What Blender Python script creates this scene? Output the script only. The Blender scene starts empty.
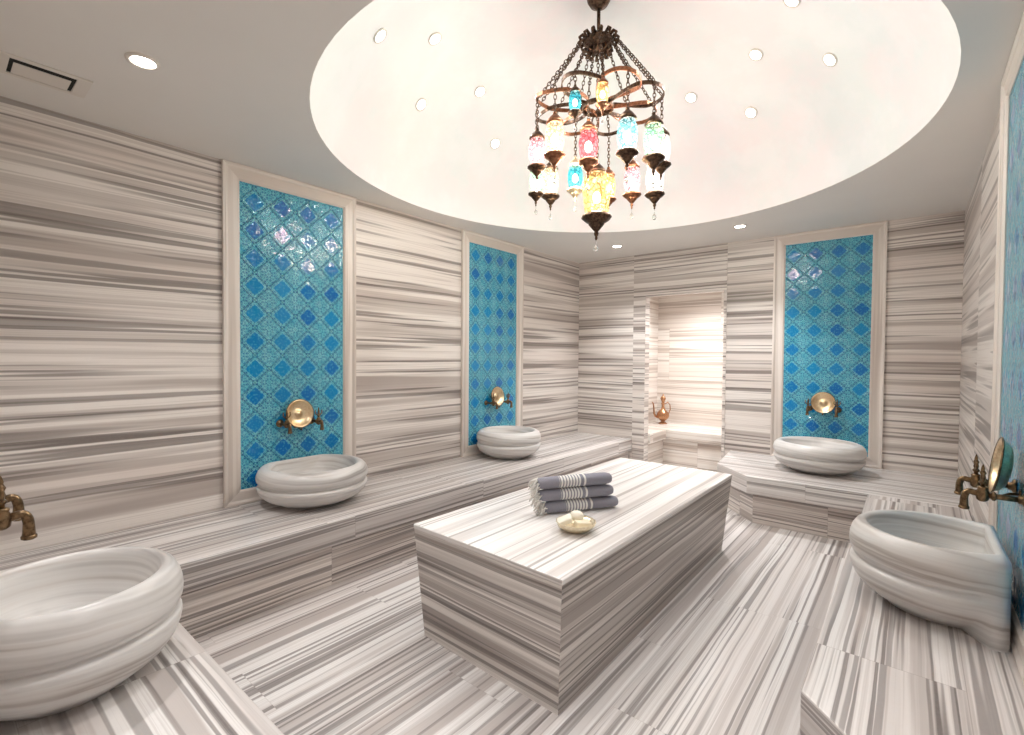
import bpy, bmesh, math, random
from math import sin, cos, pi, radians as RAD, sqrt, atan2
from mathutils import Vector, Matrix
random.seed(7)
C = bpy.context.scene.collection
sc = bpy.context.scene

# ------------------------------------------------------------------ helpers
def lin(c):
    return tuple((x/255/12.92 if x/255 <= .04045 else ((x/255+.055)/1.055)**2.4) for x in c)

class NT:
    """tiny node-expression helper"""
    def __init__(s, name):
        s.m = bpy.data.materials.new(name); s.m.use_nodes = True
        s.t = s.m.node_tree; s.t.nodes.clear()
        s.out = s.t.nodes.new('ShaderNodeOutputMaterial')
    def n(s, typ, ins=None, **kw):
        nd = s.t.nodes.new(typ)
        for k, v in kw.items(): setattr(nd, k, v)
        for k, v in (ins or {}).items(): s.set(nd.inputs[k], v)
        return nd
    def set(s, sock, v):
        if hasattr(v, 'is_output'): s.t.links.new(v, sock)
        else:
            if isinstance(v, (tuple, list)) and len(v) == 3 and sock.type == 'RGBA': v = (*v, 1)
            sock.default_value = v
    def op(s, o, a, b=0.0, c=0.0, clamp=False):
        nd = s.n('ShaderNodeMath', {0: a, 1: b, 2: c}, operation=o, use_clamp=clamp); return nd.outputs[0]
    def xyz(s, x=0.0, y=0.0, z=0.0):
        return s.n('ShaderNodeCombineXYZ', {0: x, 1: y, 2: z}).outputs[0]
    def mix(s, f, a, b, bt='MIX'):
        nd = s.n('ShaderNodeMix', data_type='RGBA', blend_type=bt)
        s.set(nd.inputs[0], f); s.set(nd.inputs[6], a); s.set(nd.inputs[7], b); return nd.outputs[2]
    def noise(s, vec, scale=1.0, detail=2.0, rough=.5, dim='2D'):
        return s.n('ShaderNodeTexNoise', {'Vector': vec, 'Scale': scale, 'Detail': detail, 'Roughness': rough}, noise_dimensions=dim).outputs[0]
    def white(s, vec):
        return s.n('ShaderNodeTexWhiteNoise', {'Vector': vec}, noise_dimensions='3D').outputs[0]
    def ramp(s, f, stops, interp='LINEAR'):
        nd = s.n('ShaderNodeValToRGB', {0: f}); r = nd.color_ramp; r.interpolation = interp
        while len(r.elements) < len(stops): r.elements.new(.5)
        for e, (p, c) in zip(r.elements, stops):
            e.position = p; e.color = (*c, 1)
        return nd.outputs[0]
    def smooth(s, x, a, b):
        nd = s.n('ShaderNodeMapRange', {0: x, 1: a, 2: b, 3: 0.0, 4: 1.0}, interpolation_type='SMOOTHSTEP'); return nd.outputs[0]
    def bsdf(s, **ins):
        nd = s.n('ShaderNodeBsdfPrincipled'); 
        for k, v in ins.items(): s.set(nd.inputs[k], v)
        return nd
    def done(s, shader):
        s.t.links.new(shader, s.out.inputs[0]); return s.m
    def uv(s):
        u = s.n('ShaderNodeUVMap').outputs[0]
        sp = s.n('ShaderNodeSeparateXYZ', {0: u}); return sp.outputs[0], sp.outputs[1]

def simple(name, rgb, rough=.5, metal=0.0, **kw):
    t = NT(name)
    b = t.bsdf(**{'Base Color': lin(rgb), 'Roughness': rough, 'Metallic': metal}, **kw)
    return t.done(b.outputs[0])

# ------------------------------------------------------------------ materials
LIGHT, CREAM, TAUPE, DARK = (226, 223, 221), (214, 208, 205), (174, 165, 161), (96, 88, 86)
def marble(name, seed, ws=.6, ls=1.3, freq=1.0, lo=0.0, light=LIGHT, cream=CREAM, taupe=TAUPE, dark=DARK, rough=.26, seam=.0014, seamf=.3, jump=17.3):
    """striped Turkish marble cut along the vein: u runs with the stripes, v across them"""
    t = NT(name); u, v = t.uv()
    rowf = t.op('ADD', t.op('DIVIDE', v, ws), .137*seed)
    row = t.op('FLOOR', rowf)
    off = t.white(t.xyz(row, seed*1.7, 3.1))
    colf = t.op('ADD', t.op('DIVIDE', u, ls), t.op('MULTIPLY', off, 1.0))
    col = t.op('FLOOR', colf)
    rnd = t.white(t.xyz(row, col, seed*2.3+.5))
    rnd2 = t.white(t.xyz(col, row, seed*5.3+9.5))
    us = t.op('ADD', u, t.op('MULTIPLY', rnd2, min(40.0, jump*14.0)))
    warp = t.noise(t.xyz(t.op('MULTIPLY', us, .8), t.op('MULTIPLY', v, 1.5)), 1.0, 2.0)
    warp2 = t.noise(t.xyz(t.op('MULTIPLY', us, 5.0), t.op('MULTIPLY', v, 30.0)), 1.0, 2.0)
    vv = t.op('ADD', v, t.op('MULTIPLY', rnd, jump))
    vv = t.op('ADD', vv, t.op('MULTIPLY', t.op('SUBTRACT', warp, .5), .02))
    vv = t.op('ADD', vv, t.op('MULTIPLY', t.op('SUBTRACT', warp2, .5), .003))
    su = t.op('MULTIPLY', us, .16)
    def layer(k, off, us_k=.3, det=0.0):
        return t.noise(t.xyz(t.op('MULTIPLY', us, us_k), t.op('ADD', t.op('MULTIPLY', vv, k*freq), off)), 1.0, det, .5)
    nA = layer(6.0, 0.0, .16, 1.0)
    base = t.mix(t.smooth(nA, .36, .58), lin(cream), lin(light))
    n1 = layer(13.0, 11.0, .2)
    base = t.mix(t.op('MULTIPLY', t.smooth(n1, .53-lo, .62-lo), t.op('ADD', .35, t.op('MULTIPLY', layer(5.0, 77.0, .3), .75))), base, lin(taupe))
    n2 = layer(30.0, 23.0, .3)
    base = t.mix(t.op('MULTIPLY', t.smooth(n2, .55-lo, .66-lo), .45), base, lin(taupe))
    base = t.mix(t.op('MULTIPLY', t.smooth(layer(22.0, 41.0, .3), .58, .70), .4), base, lin(light))
    gate = t.smooth(layer(9.0, 57.0, .35), .40-lo, .56-lo)
    n3 = layer(62.0, 31.0, .4)
    base = t.mix(t.op('MULTIPLY', t.op('MULTIPLY', t.smooth(n3, .56, .67), gate), .72), base, lin(dark))
    n5 = layer(34.0, 91.0, .3)
    base = t.mix(t.op('MULTIPLY', t.smooth(n5, .65-lo, .74-lo), .62), base, lin(dark))
    n4 = layer(150.0, 5.0, .8, 1.0)
    base = t.mix(t.op('MULTIPLY', t.smooth(n4, .48, .66), .28), base, lin(taupe))
    grain = t.noise(t.xyz(t.op('MULTIPLY', us, 60.0), t.op('MULTIPLY', v, 120.0)), 1.0, 2.0)
    base = t.mix(t.op('MULTIPLY', grain, .12), base, lin(tuple(.6*a+.4*b for a, b in zip(taupe, cream))))
    # slab joints
    fr = t.op('FRACT', rowf); fc = t.op('FRACT', colf)
    dr = t.op('MULTIPLY', t.op('MINIMUM', fr, t.op('SUBTRACT', 1.0, fr)), ws)
    dc = t.op('MULTIPLY', t.op('MINIMUM', fc, t.op('SUBTRACT', 1.0, fc)), ls)
    j = t.op('LESS_THAN', t.op('MINIMUM', dr, dc), seam)
    base = t.mix(t.op('MULTIPLY', j, seamf), base, lin((120, 105, 96)))
    r = t.op('ADD', rough, t.op('MULTIPLY', n2, .12))
    b = t.bsdf(**{'Base Color': base, 'Roughness': r, 'Specular IOR Level': .45})
    return t.done(b.outputs[0])

M = {}
WL, WC, WT, WD = (232, 226, 221), (222, 213, 207), (170, 159, 153), (92, 82, 78)
M['wall'] = marble('striped_wall_marble', 1, ws=5.0, ls=40.0, freq=.6, light=WL, cream=WC, taupe=WT, dark=WD)
M['wall_b'] = marble('striped_wall_marble_back', 2, ws=5.0, ls=40.0, freq=.7, light=WL, cream=WC, taupe=WT, dark=WD)
M['wall_c'] = marble('striped_wall_marble_portal', 3, ws=5.0, ls=5.0, freq=.9, light=WL, cream=WC, taupe=WT, dark=WD)
M['alcove'] = marble('striped_alcove_marble', 4, ws=.8, ls=1.6, freq=.8, light=(240, 236, 231), cream=(233, 226, 219), taupe=(208, 196, 187), dark=(168, 153, 143))
M['floor'] = marble('striped_floor_marble', 5, ws=.36, ls=1.25, freq=1.0, lo=-.012, jump=.035, seamf=.22, rough=.28, seam=.0012)
M['bench'] = marble('striped_bench_marble', 6, ws=.85, ls=1.25, freq=.95, jump=.035)
M['lip'] = marble('striped_bench_edge_marble', 8, ws=.9, ls=.95, freq=1.1, lo=.01)
M['plinth'] = marble('striped_plinth_marble', 9, ws=.9, ls=1.1, freq=1.1, lo=.02, light=(228, 220, 214), cream=(212, 203, 197), taupe=(164, 152, 146))
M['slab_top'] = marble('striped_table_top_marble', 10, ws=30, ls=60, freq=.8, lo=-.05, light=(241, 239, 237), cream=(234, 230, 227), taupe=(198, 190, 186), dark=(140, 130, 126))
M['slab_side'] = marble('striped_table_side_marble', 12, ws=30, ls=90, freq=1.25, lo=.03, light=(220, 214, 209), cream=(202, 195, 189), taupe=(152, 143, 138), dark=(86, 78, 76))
M['frame'] = marble('cream_frame_marble', 14, ws=30, ls=60, freq=.6, light=(228, 221, 215), cream=(224, 215, 208), taupe=(208, 198, 190), dark=(190, 178, 170), seamf=0)

def basin_mat(name, seed):
    t = NT(name)
    o = t.n('ShaderNodeTexCoord').outputs['Object']
    sp = t.n('ShaderNodeSeparateXYZ', {0: o}); x, y, z = sp.outputs
    zz = t.op('ADD', z, t.op('ADD', t.op('MULTIPLY', x, .10*cos(seed)), t.op('MULTIPLY', y, .10*sin(seed))))
    w = t.noise(t.n('ShaderNodeVectorMath', {0: o, 1: (seed, 2*seed, 0)}, operation='ADD').outputs[0], 3.0, 3.0, .5, '3D')
    zz = t.op('ADD', zz, t.op('MULTIPLY', t.op('SUBTRACT', w, .5), .03))
    vec = t.xyz(t.op('ADD', t.op('MULTIPLY', x, .7), seed*3.0), t.op('MULTIPLY', y, .7), t.op('MULTIPLY', zz, 17.0))
    n1 = t.noise(vec, 1.0, 2.0, .55, '3D')
    vec2 = t.xyz(t.op('ADD', x, seed*7.0), y, t.op('MULTIPLY', zz, 60.0))
    n2 = t.noise(vec2, 1.0, 1.0, .5, '3D')
    f = t.op('ADD', t.op('MULTIPLY', n1, .75), t.op('MULTIPLY', n2, .25))
    col = t.ramp(f, [(.31, lin((160, 155, 152))), (.40, lin((194, 191, 189))), (.5, lin((217, 215, 213))), (.58, lin((207, 203, 200))), (.645, lin((172, 165, 160))), (.7, lin((208, 204, 200)))])
    b = t.bsdf(**{'Base Color': col, 'Roughness': .32, 'Specular IOR Level': .45})
    return t.done(b.outputs[0])
M['basin'] = [basin_mat('grey_veined_basin_marble', s) for s in (1.3, 2.9, 4.1, 5.6, 7.7)]

def tile_mat():
    t = NT('turquoise_glazed_tiles'); u, v = t.uv(); D = .2
    x = t.op('DIVIDE', u, D); y = t.op('DIVIDE', v, D)
    p = t.op('ADD', x, y); q = t.op('SUBTRACT', x, y)
    i = t.op('ROUND', p); j = t.op('ROUND', q)
    a = t.op('SUBTRACT', p, i); b = t.op('SUBTRACT', q, j)
    aa = t.op('ABSOLUTE', a); bb = t.op('ABSOLUTE', b)
    e = t.op('SUBTRACT', .5, t.op('MAXIMUM', aa, bb))
    par = t.op('ABSOLUTE', t.op('FRACT', t.op('MULTIPLY', t.op('ADD', i, j), .5)))   # 0 or .5
    plain = t.op('LESS_THAN', par, .25)
    rnd = t.white(t.xyz(i, j, 4.2))
    lo = t.op('MINIMUM', aa, bb); hi = t.op('MAXIMUM', aa, bb)
    fold = t.xyz(t.op('MULTIPLY', lo, 9.0), t.op('MULTIPLY', hi, 9.0), 0.7)
    vo = t.n('ShaderNodeTexVoronoi', {'Vector': fold, 'Scale': .8}, feature='DISTANCE_TO_EDGE', voronoi_dimensions='3D').outputs[0]
    fil = t.op('SUBTRACT', 1.0, t.smooth(vo, .05, .2))
    rad = t.op('SQRT', t.op('ADD', t.op('MULTIPLY', a, a), t.op('MULTIPLY', b, b)))
    ring = t.op('SUBTRACT', 1.0, t.smooth(t.op('ABSOLUTE', t.op('SUBTRACT', t.op('FRACT', t.op('MULTIPLY', rad, 7.0)), .5)), .1, .28))
    fine = t.noise(t.xyz(t.op('MULTIPLY', u, 85.0), t.op('MULTIPLY', v, 85.0)), 1.0, 1.0)
    orn = t.op('MAXIMUM', fil, t.op('MULTIPLY', ring, .6))
    # the plain tile keeps a filigree border only
    inner = t.smooth(t.op('ADD', e, t.op('MULTIPLY', fil, -.05)), .09, .15)
    orn = t.op('MULTIPLY', orn, t.op('SUBTRACT', 1.0, t.op('MULTIPLY', plain, inner)))
    blue = t.mix(rnd, lin((0, 100, 176)), lin((0, 132, 192)))
    teal = t.mix(rnd, lin((0, 84, 150)), lin((4, 112, 170)))
    base = t.mix(t.op('MULTIPLY', plain, inner), teal, blue)
    lightc = t.mix(t.noise(t.xyz(t.op('MULTIPLY', u, 14.0), t.op('MULTIPLY', v, 14.0)), 1.0, 2.0), lin((44, 184, 204)), lin((158, 232, 232)))
    base = t.mix(t.op('MULTIPLY', orn, .85), base, lightc)
    base = t.mix(t.op('MULTIPLY', t.smooth(fine, .5, .7), t.op('MULTIPLY', t.op('SUBTRACT', 1.0, t.op('MULTIPLY', plain, inner)), .45)), base, lin((6, 82, 128)))
    grout = t.op('SUBTRACT', 1.0, t.smooth(e, .015, .04))
    spk = t.smooth(t.noise(t.xyz(t.op('MULTIPLY', u, 60.0), t.op('MULTIPLY', t.op('ADD', v, 9.0), 60.0)), 1.0, 2.0), .54, .66)
    base = t.mix(t.op('MULTIPLY', spk, .28), base, lin((96, 208, 218)))
    base = t.mix(t.op('MULTIPLY', grout, .45), base, lin((10, 78, 108)))
    hgt = t.op('ADD', t.op('MULTIPLY', orn, .5), t.op('MULTIPLY', t.smooth(e, .0, .05), 1.0))
    hgt = t.op('ADD', hgt, t.op('MULTIPLY', t.noise(t.xyz(t.op('MULTIPLY', u, 16.0), t.op('MULTIPLY', v, 16.0)), 1.0, 1.0), .8))
    bump = t.n('ShaderNodeBump', {'Strength': .6, 'Distance': .006, 'Height': hgt}).outputs[0]
    bs = t.bsdf(**{'Base Color': base, 'Roughness': .1, 'Normal': bump, 'Specular IOR Level': .55})
    return t.done(bs.outputs[0])
M['tile'] = tile_mat()

def plaster(name, rgb, rough=.6):
    t = NT(name); g = t.n('ShaderNodeTexCoord').outputs['Object']
    n = t.noise(g, 2.2, 3.0, .5, '3D')
    c = t.mix(n, lin(tuple(x*.97 for x in rgb)), lin(rgb))
    return t.done(t.bsdf(**{'Base Color': c, 'Roughness': rough}).outputs[0])
M['ceiling'] = plaster('ceiling_paint', (232, 229, 224), .6)
def dome_mat():
    t = NT('pearl_dome_stucco'); g = t.n('ShaderNodeTexCoord').outputs['Object']
    n = t.noise(g, 1.6, 5.0, .6, '3D'); n2 = t.noise(g, 3.1, 4.0, .6, '3D')
    c = t.mix(t.smooth(n, .38, .62), lin((240, 234, 236)), lin((231, 236, 237)))
    c = t.mix(t.op('MULTIPLY', t.smooth(n2, .45, .65), .5), c, lin((240, 241, 243)))
    r = t.op('ADD', .22, t.op('MULTIPLY', n2, .3))
    return t.done(t.bsdf(**{'Base Color': c, 'Roughness': r}).outputs[0])
M['dome'] = dome_mat()
def metal(name, a, b, rough, scale=60.0):
    t = NT(name); g = t.n('ShaderNodeTexCoord').outputs['Object']
    n = t.noise(g, scale, 3.0, .6, '3D')
    c = t.mix(t.smooth(n, .35, .65), lin(a), lin(b))
    bump = t.n('ShaderNodeBump', {'Strength': .25, 'Distance': .002, 'Height': n}).outputs[0]
    return t.done(t.bsdf(**{'Base Color': c, 'Roughness': rough, 'Metallic': 1.0, 'Normal': bump}).outputs[0])
M['bronze'] = metal('dark_bronze', (96, 78, 60), (140, 116, 88), .35)
M['iron'] = metal('antique_bronze_iron', (62, 48, 40), (104, 82, 66), .42)
M['copper'] = metal('antique_copper', (120, 78, 58), (158, 108, 80), .38)
M['brass'] = metal('hammered_brass', (228, 200, 160), (244, 224, 190), .34, 90.0)
M['ewer'] = metal('copper_ewer_metal', (164, 118, 88), (196, 152, 116), .3)
M['gold'] = metal('pale_gold_metal', (226, 212, 182), (240, 230, 206), .4)
M['black'] = simple('vent_shadow', (20, 18, 16), .8)
M['white_metal'] = plaster('white_enamel', (226, 220, 212), .4)
def emit(name, rgb, s):
    t = NT(name); return t.done(t.n('ShaderNodeEmission', {'Color': lin(rgb), 'Strength': s}).outputs[0])
M['lamp'] = emit('lit_diffuser', (255, 250, 240), 14.0)
M['star'] = emit('lit_dome_light', (255, 252, 246), 4.0)
M['bulb'] = emit('lit_bulb', (255, 236, 200), 26.0)

def glass_mat(name, rgb, deep, strength, cell=44.0):
    """lit mosaic glass: coloured chips set in plaster, glowing from the bulb inside"""
    t = NT(name); g = t.n('ShaderNodeTexCoord').outputs['Object']
    vo = t.n('ShaderNodeTexVoronoi', {'Vector': g, 'Scale': cell}, feature='DISTANCE_TO_EDGE').outputs[0]
    vc = t.n('ShaderNodeTexVoronoi', {'Vector': g, 'Scale': cell}).outputs['Color']
    sp = t.n('ShaderNodeSeparateXYZ', {0: vc}).outputs[0]
    chip = t.smooth(vo, .05, .16)
    col = t.mix(sp, lin(rgb), lin(deep))
    col = t.mix(chip, lin(tuple(x*.55 for x in deep)), col)
    em = t.n('ShaderNodeEmission', {'Color': col, 'Strength': strength*1.35}).outputs[0]
    tr = t.n('ShaderNodeBsdfTransparent', {0: t.mix(.35, lin(rgb), (1, 1, 1))}).outputs[0]
    gl = t.bsdf(**{'Base Color': col, 'Roughness': .15}).outputs[0]
    a = t.n('ShaderNodeMixShader', {0: .5, 1: tr, 2: em}).outputs[0]
    return t.done(t.n('ShaderNodeMixShader', {0: .12, 1: a, 2: gl}).outputs[0])
GL = {
 'cream': glass_mat('cream_mosaic_glass', (255, 240, 206), (240, 204, 154), 1.05),
 'amber': glass_mat('amber_mosaic_glass', (255, 234, 180), (226, 172, 92), .85, 34.0),
 'pink':  glass_mat('pink_mosaic_glass', (255, 210, 212), (226, 130, 140), 1.1),
 'red':   glass_mat('red_mosaic_glass', (244, 150, 152), (190, 60, 76), 1.0),
 'teal':  glass_mat('teal_mosaic_glass', (110, 214, 222), (30, 134, 150), .85),
 'cyan':  glass_mat('pale_cyan_mosaic_glass', (206, 244, 246), (96, 190, 200), 1.1),
 'green': glass_mat('pale_green_mosaic_glass', (226, 244, 206), (112, 190, 158), 1.1),
 'white': glass_mat('milk_white_mosaic_glass', (255, 248, 240), (232, 214, 220), 1.15),
}
t = NT('clear_drop_glass'); M['drop'] = t.done(t.bsdf(**{'Base Color': (.9, .9, .88), 'Roughness': .05, 'Transmission Weight': .9, 'IOR': 1.4}).outputs[0])

def towel_mat():
    t = NT('striped_grey_cotton'); u, v = t.uv()
    w = t.noise(t.xyz(t.op('MULTIPLY', u, 400.0), t.op('MULTIPLY', v, 700.0)), 1.0, 1.0)
    base = t.mix(t.smooth(w, .3, .7), lin((128, 127, 138)), lin((158, 157, 168)))
    inb = t.op('MULTIPLY', t.op('GREATER_THAN', u, .125), t.op('LESS_THAN', u, .30))
    st = t.op('LESS_THAN', t.op('FRACT', t.op('MULTIPLY', u, 52.0)), .62)
    wide = t.op('MULTIPLY', t.op('GREATER_THAN', u, .283), t.op('LESS_THAN', u, .296))
    gap = t.op('LESS_THAN', u, .268)
    k = t.op('MULTIPLY', inb, t.op('MAXIMUM', t.op('MULTIPLY', st, gap), wide))
    c = t.mix(k, base, lin((232, 230, 226)))
    bump = t.n('ShaderNodeBump', {'Strength': .4, 'Distance': .002, 'Height': w}).outputs[0]
    return t.done(t.bsdf(**{'Base Color': c, 'Roughness': .9, 'Normal': bump}).outputs[0])
M['towel'] = towel_mat()
M['fringe'] = simple('white_cotton_thread', (232, 229, 224), .9)
M['soap'] = [simple('cream_soap', (238, 226, 200), .45, **{'Subsurface Weight': 0.0}), simple('pale_soap', (244, 238, 222), .45)]

# ------------------------------------------------------------------ mesh builder
class MB:
    def __init__(s, origin=(0, 0, 0)):
        s.v, s.f, s.uv, s.o, s.sm = [], [], [], Vector(origin), []
    def quad(s, pts, uvs, smooth=False):
        b = len(s.v); s.v += [tuple(Vector(p)-s.o) for p in pts]
        s.f.append(tuple(range(b, b+len(pts)))); s.uv.append(uvs); s.sm.append(smooth)
    def hor(s, pts, axis):   # horizontal face, stripes along axis
        s.quad(pts, [((p[1], p[0]) if axis == 'y' else (p[0], p[1])) for p in pts])
    def ver(s, pts):         # vertical face, stripes horizontal
        n = (Vector(pts[1])-Vector(pts[0])).cross(Vector(pts[2])-Vector(pts[0]))
        if abs(n.x) >= abs(n.y)*.999: s.quad(pts, [(p[1], p[2]) for p in pts])
        else: s.quad(pts, [(p[0], p[2]) for p in pts])
    def upr(s, pts):         # vertical face, stripes upright
        n = (Vector(pts[1])-Vector(pts[0])).cross(Vector(pts[2])-Vector(pts[0]))
        s.quad(pts, [(p[2], p[1] if abs(n.x) > abs(n.y) else p[0]) for p in pts])
    def prism(s, bot, z0, z1, axis='x', top=None, upright=False):
        """bot: ccw plan polygon; top: optional other polygon at z1"""
        tp = top or bot; n = len(bot)
        B = [(x, y, z0) for x, y in bot]; T = [(x, y, z1) for x, y in tp]
        s.hor(T, axis); s.hor(B[::-1], axis)
        for i in range(n):
            k = (i+1) % n
            (s.upr if upright else s.ver)([B[i], B[k], T[k], T[i]])
    def box(s, lo, hi, axis='x', upright=False):
        s.prism([(lo[0], lo[1]), (hi[0], lo[1]), (hi[0], hi[1]), (lo[0], hi[1])], lo[2], hi[2], axis, None, upright)
    def grid(s, rings, closed=True, smooth=True, uvf=None, cap0=False, cap1=False):
        """loft rings of equal length"""
        b = len(s.v); n = len(rings[0])
        for r in rings: s.v += [tuple(Vector(p)-s.o) for p in r]
        m = n if closed else n-1
        for i in range(len(rings)-1):
            for k in range(m):
                k2 = (k+1) % n
                s.f.append((b+i*n+k, b+i*n+k2, b+(i+1)*n+k2, b+(i+1)*n+k))
                s.uv.append([uvf(i, k), uvf(i, k+1), uvf(i+1, k+1), uvf(i+1, k)] if uvf else [(0, 0)]*4); s.sm.append(smooth)
        for flag, i, rev in ((cap0, 0, True), (cap1, len(rings)-1, False)):
            if flag:
                idx = [b+i*n+k for k in range(n)]
                if rev: idx = idx[::-1]
                s.f.append(tuple(idx)); s.uv.append([(0, 0)]*n); s.sm.append(False)
    def lathe(s, prof, mat=Matrix(), seg=32, lobes=0, depth=0.0):
        """prof: (r, z) bottom-to-top outside; ccw => outward normals"""
        rings = []
        for r, z in prof:
            ring = []
            for k in range(seg):
                a = 2*pi*k/seg
                rr = max(r, 1e-4)*(1+depth*cos(lobes*a))
                ring.append(mat @ Vector((rr*cos(a), rr*sin(a), z)))
            rings.append(ring)
        s.grid(rings)
    def tube(s, pts, r, seg=10, closed=False, caps=True):
        pts = [Vector(p) for p in pts]; n = len(pts)
        rs = r if isinstance(r, (list, tuple)) else [r]*n
        rings = []; prev = None
        for i, p in enumerate(pts):
            if closed: d = pts[(i+1) % n]-pts[i-1]
            else: d = pts[min(i+1, n-1)]-pts[max(i-1, 0)]
            d.normalize()
            if prev is None:
                a = Vector((0, 0, 1)) if abs(d.z) < .9 else Vector((1, 0, 0))
                x = a.cross(d).normalized()
            else:
                x = (prev - d*prev.dot(d)).normalized()
            prev = x; y = d.cross(x)
            rings.append([p+(x*cos(2*pi*k/seg)+y*sin(2*pi*k/seg))*rs[i] for k in range(seg)])
        if closed: rings.append(rings[0])
        s.grid(rings, cap0=caps and not closed, cap1=caps and not closed)
    def ball(s, c, r, seg=12, sc=(1, 1, 1)):
        n = 8
        s.lathe([(r*sin(pi*i/n), -r*cos(pi*i/n)) for i in range(n+1)], Matrix.Translation(c) @ Matrix.Diagonal((*sc, 1)), seg)
    def build(s, name, m, parent=None, loc=None, bevel=0.0, sub=0):
        me = bpy.data.meshes.new(name); me.from_pydata(s.v, [], s.f)
        uvl = me.uv_layers.new(name='UVMap')
        k = 0
        for poly, uvs, sm in zip(me.polygons, s.uv, s.sm):
            poly.use_smooth = sm
            for li, u in zip(poly.loop_indices, uvs): uvl.data[li].uv = u
        me.materials.append(m); me.update()
        o = bpy.data.objects.new(name, me); C.objects.link(o)
        if parent is not None: o.parent = parent
        if loc is not None: o.location = loc
        elif parent is None: o.location = s.o
        if bevel:
            bm = bmesh.new(); bm.from_mesh(me); bmesh.ops.remove_doubles(bm, verts=bm.verts, dist=1e-5); bm.to_mesh(me); bm.free()
            md = o.modifiers.new('bevel', 'BEVEL'); md.width = bevel; md.segments = 2; md.limit_method = 'ANGLE'; md.angle_limit = RAD(40)
        if sub:
            md = o.modifiers.new('sub', 'SUBSURF'); md.levels = md.render_levels = sub
        return o

def tag(o, label=None, cat=None, group=None, kind=None):
    if label: o['label'] = label
    if cat: o['category'] = cat
    if group: o['group'] = group
    if kind: o['kind'] = kind
    return o
def thing(name, loc, label, cat, group=None, rz=0.0):
    o = bpy.data.objects.new(name, None); C.objects.link(o); o.empty_display_size = .1
    o.location = loc; o.rotation_euler = (0, 0, rz); return tag(o, label, cat, group)
def struct(o, label=None): return tag(o, label, None, None, 'structure')
def copy_tree(o, parent=None):
    c = o.copy(); C.objects.link(c); c.parent = parent
    for ch in o.children: copy_tree(ch, c)
    return c

# ------------------------------------------------------------------ dimensions (metres, floor at 0)
XL, XR, YB, YN, H = -3.69, .325, 5.94, 0.0, 2.84
ZB, LIP = .436, .16          # bench height, thickness of its front edge
XLB, YNB = -2.847, .63        # front edges of the left and of the near bench
XRB, YRB = -.261, 4.744       # front edges of the right and of the back bench
DC, DRX, DRY = Vector((-1.655, 3.0)), 1.79, 1.91

# ------------------------------------------------------------------ setting
XD, YD = -.75, -1.3                                 # doorway recess behind the camera
b = MB(); b.hor([(XL-.1, YD-.1, 0), (XR+.1, YD-.1, 0), (XR+.1, YB+.14, 0), (XL-.1, YB+.14, 0)], 'y')
b.hor([(XL-.1, YB+.14, 0), (XR+.1, YB+.14, 0), (XR+.1, 7.5, 0), (XL-.1, 7.5, 0)], 'y')
b.quad([(XR+.1, YD-.1, -.1), (XL-.1, YD-.1, -.1), (XL-.1, 7.5, -.1), (XR+.1, 7.5, -.1)], [(0, 0)]*4)
struct(b.build('floor', M['floor']), 'pale marble floor with grey stripes running towards the back wall')

def wallbox(name, lo, hi, mat):
    m = MB(); m.box(lo, hi); return struct(m.build(name, mat))
wallbox('wall_left', (XL-.1, YN-.1, 0), (XL, YB+.1, H), M['wall'])
wallbox('wall_right', (XR, YD-.1, 0), (XR+.1, YB+.1, H), M['wall'])
m = MB(); m.box((XL, YN-.1, 0), (XD, YN, H)); m.box((XD-.1, YD, 0), (XD, YN-.1, H)); struct(m.build('wall_near', M['wall']))
wallbox('wall_entry', (XD-.1, YD-.1, 0), (XR, YD, H), M['wall'])
PX0, PX1, OX0, OX1, OZ = -2.849, -1.686, -2.682, -1.719, 2.295
m = MB(); m.box((XL, YB, 0), (PX0, YB+.12, H)); m.box((PX1, YB, 0), (XR, YB+.12, H)); struct(m.build('wall_back', M['wall_b']))
m = MB(); m.box((PX0, YB-.008, 0), (OX0, YB+.12, OZ)); m.box((OX1, YB-.008, 0), (PX1, YB+.12, OZ)); m.box((PX0, YB-.008, OZ), (PX1, YB+.12, H))
struct(m.build('trim_1', M['wall_c']), 'marble surround of the bright alcove opening')
# alcove behind the opening
AX0, AX1, AY = -3.125, -1.25, 7.39
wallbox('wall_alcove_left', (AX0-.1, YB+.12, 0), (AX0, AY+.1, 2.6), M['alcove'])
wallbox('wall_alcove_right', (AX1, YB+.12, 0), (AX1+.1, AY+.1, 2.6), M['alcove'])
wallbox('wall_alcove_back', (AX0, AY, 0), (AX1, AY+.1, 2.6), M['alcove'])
wallbox('ceiling_alcove', (AX0-.1, YB+.12, 2.6), (AX1+.1, AY+.1, 2.68), M['ceiling'])

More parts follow.
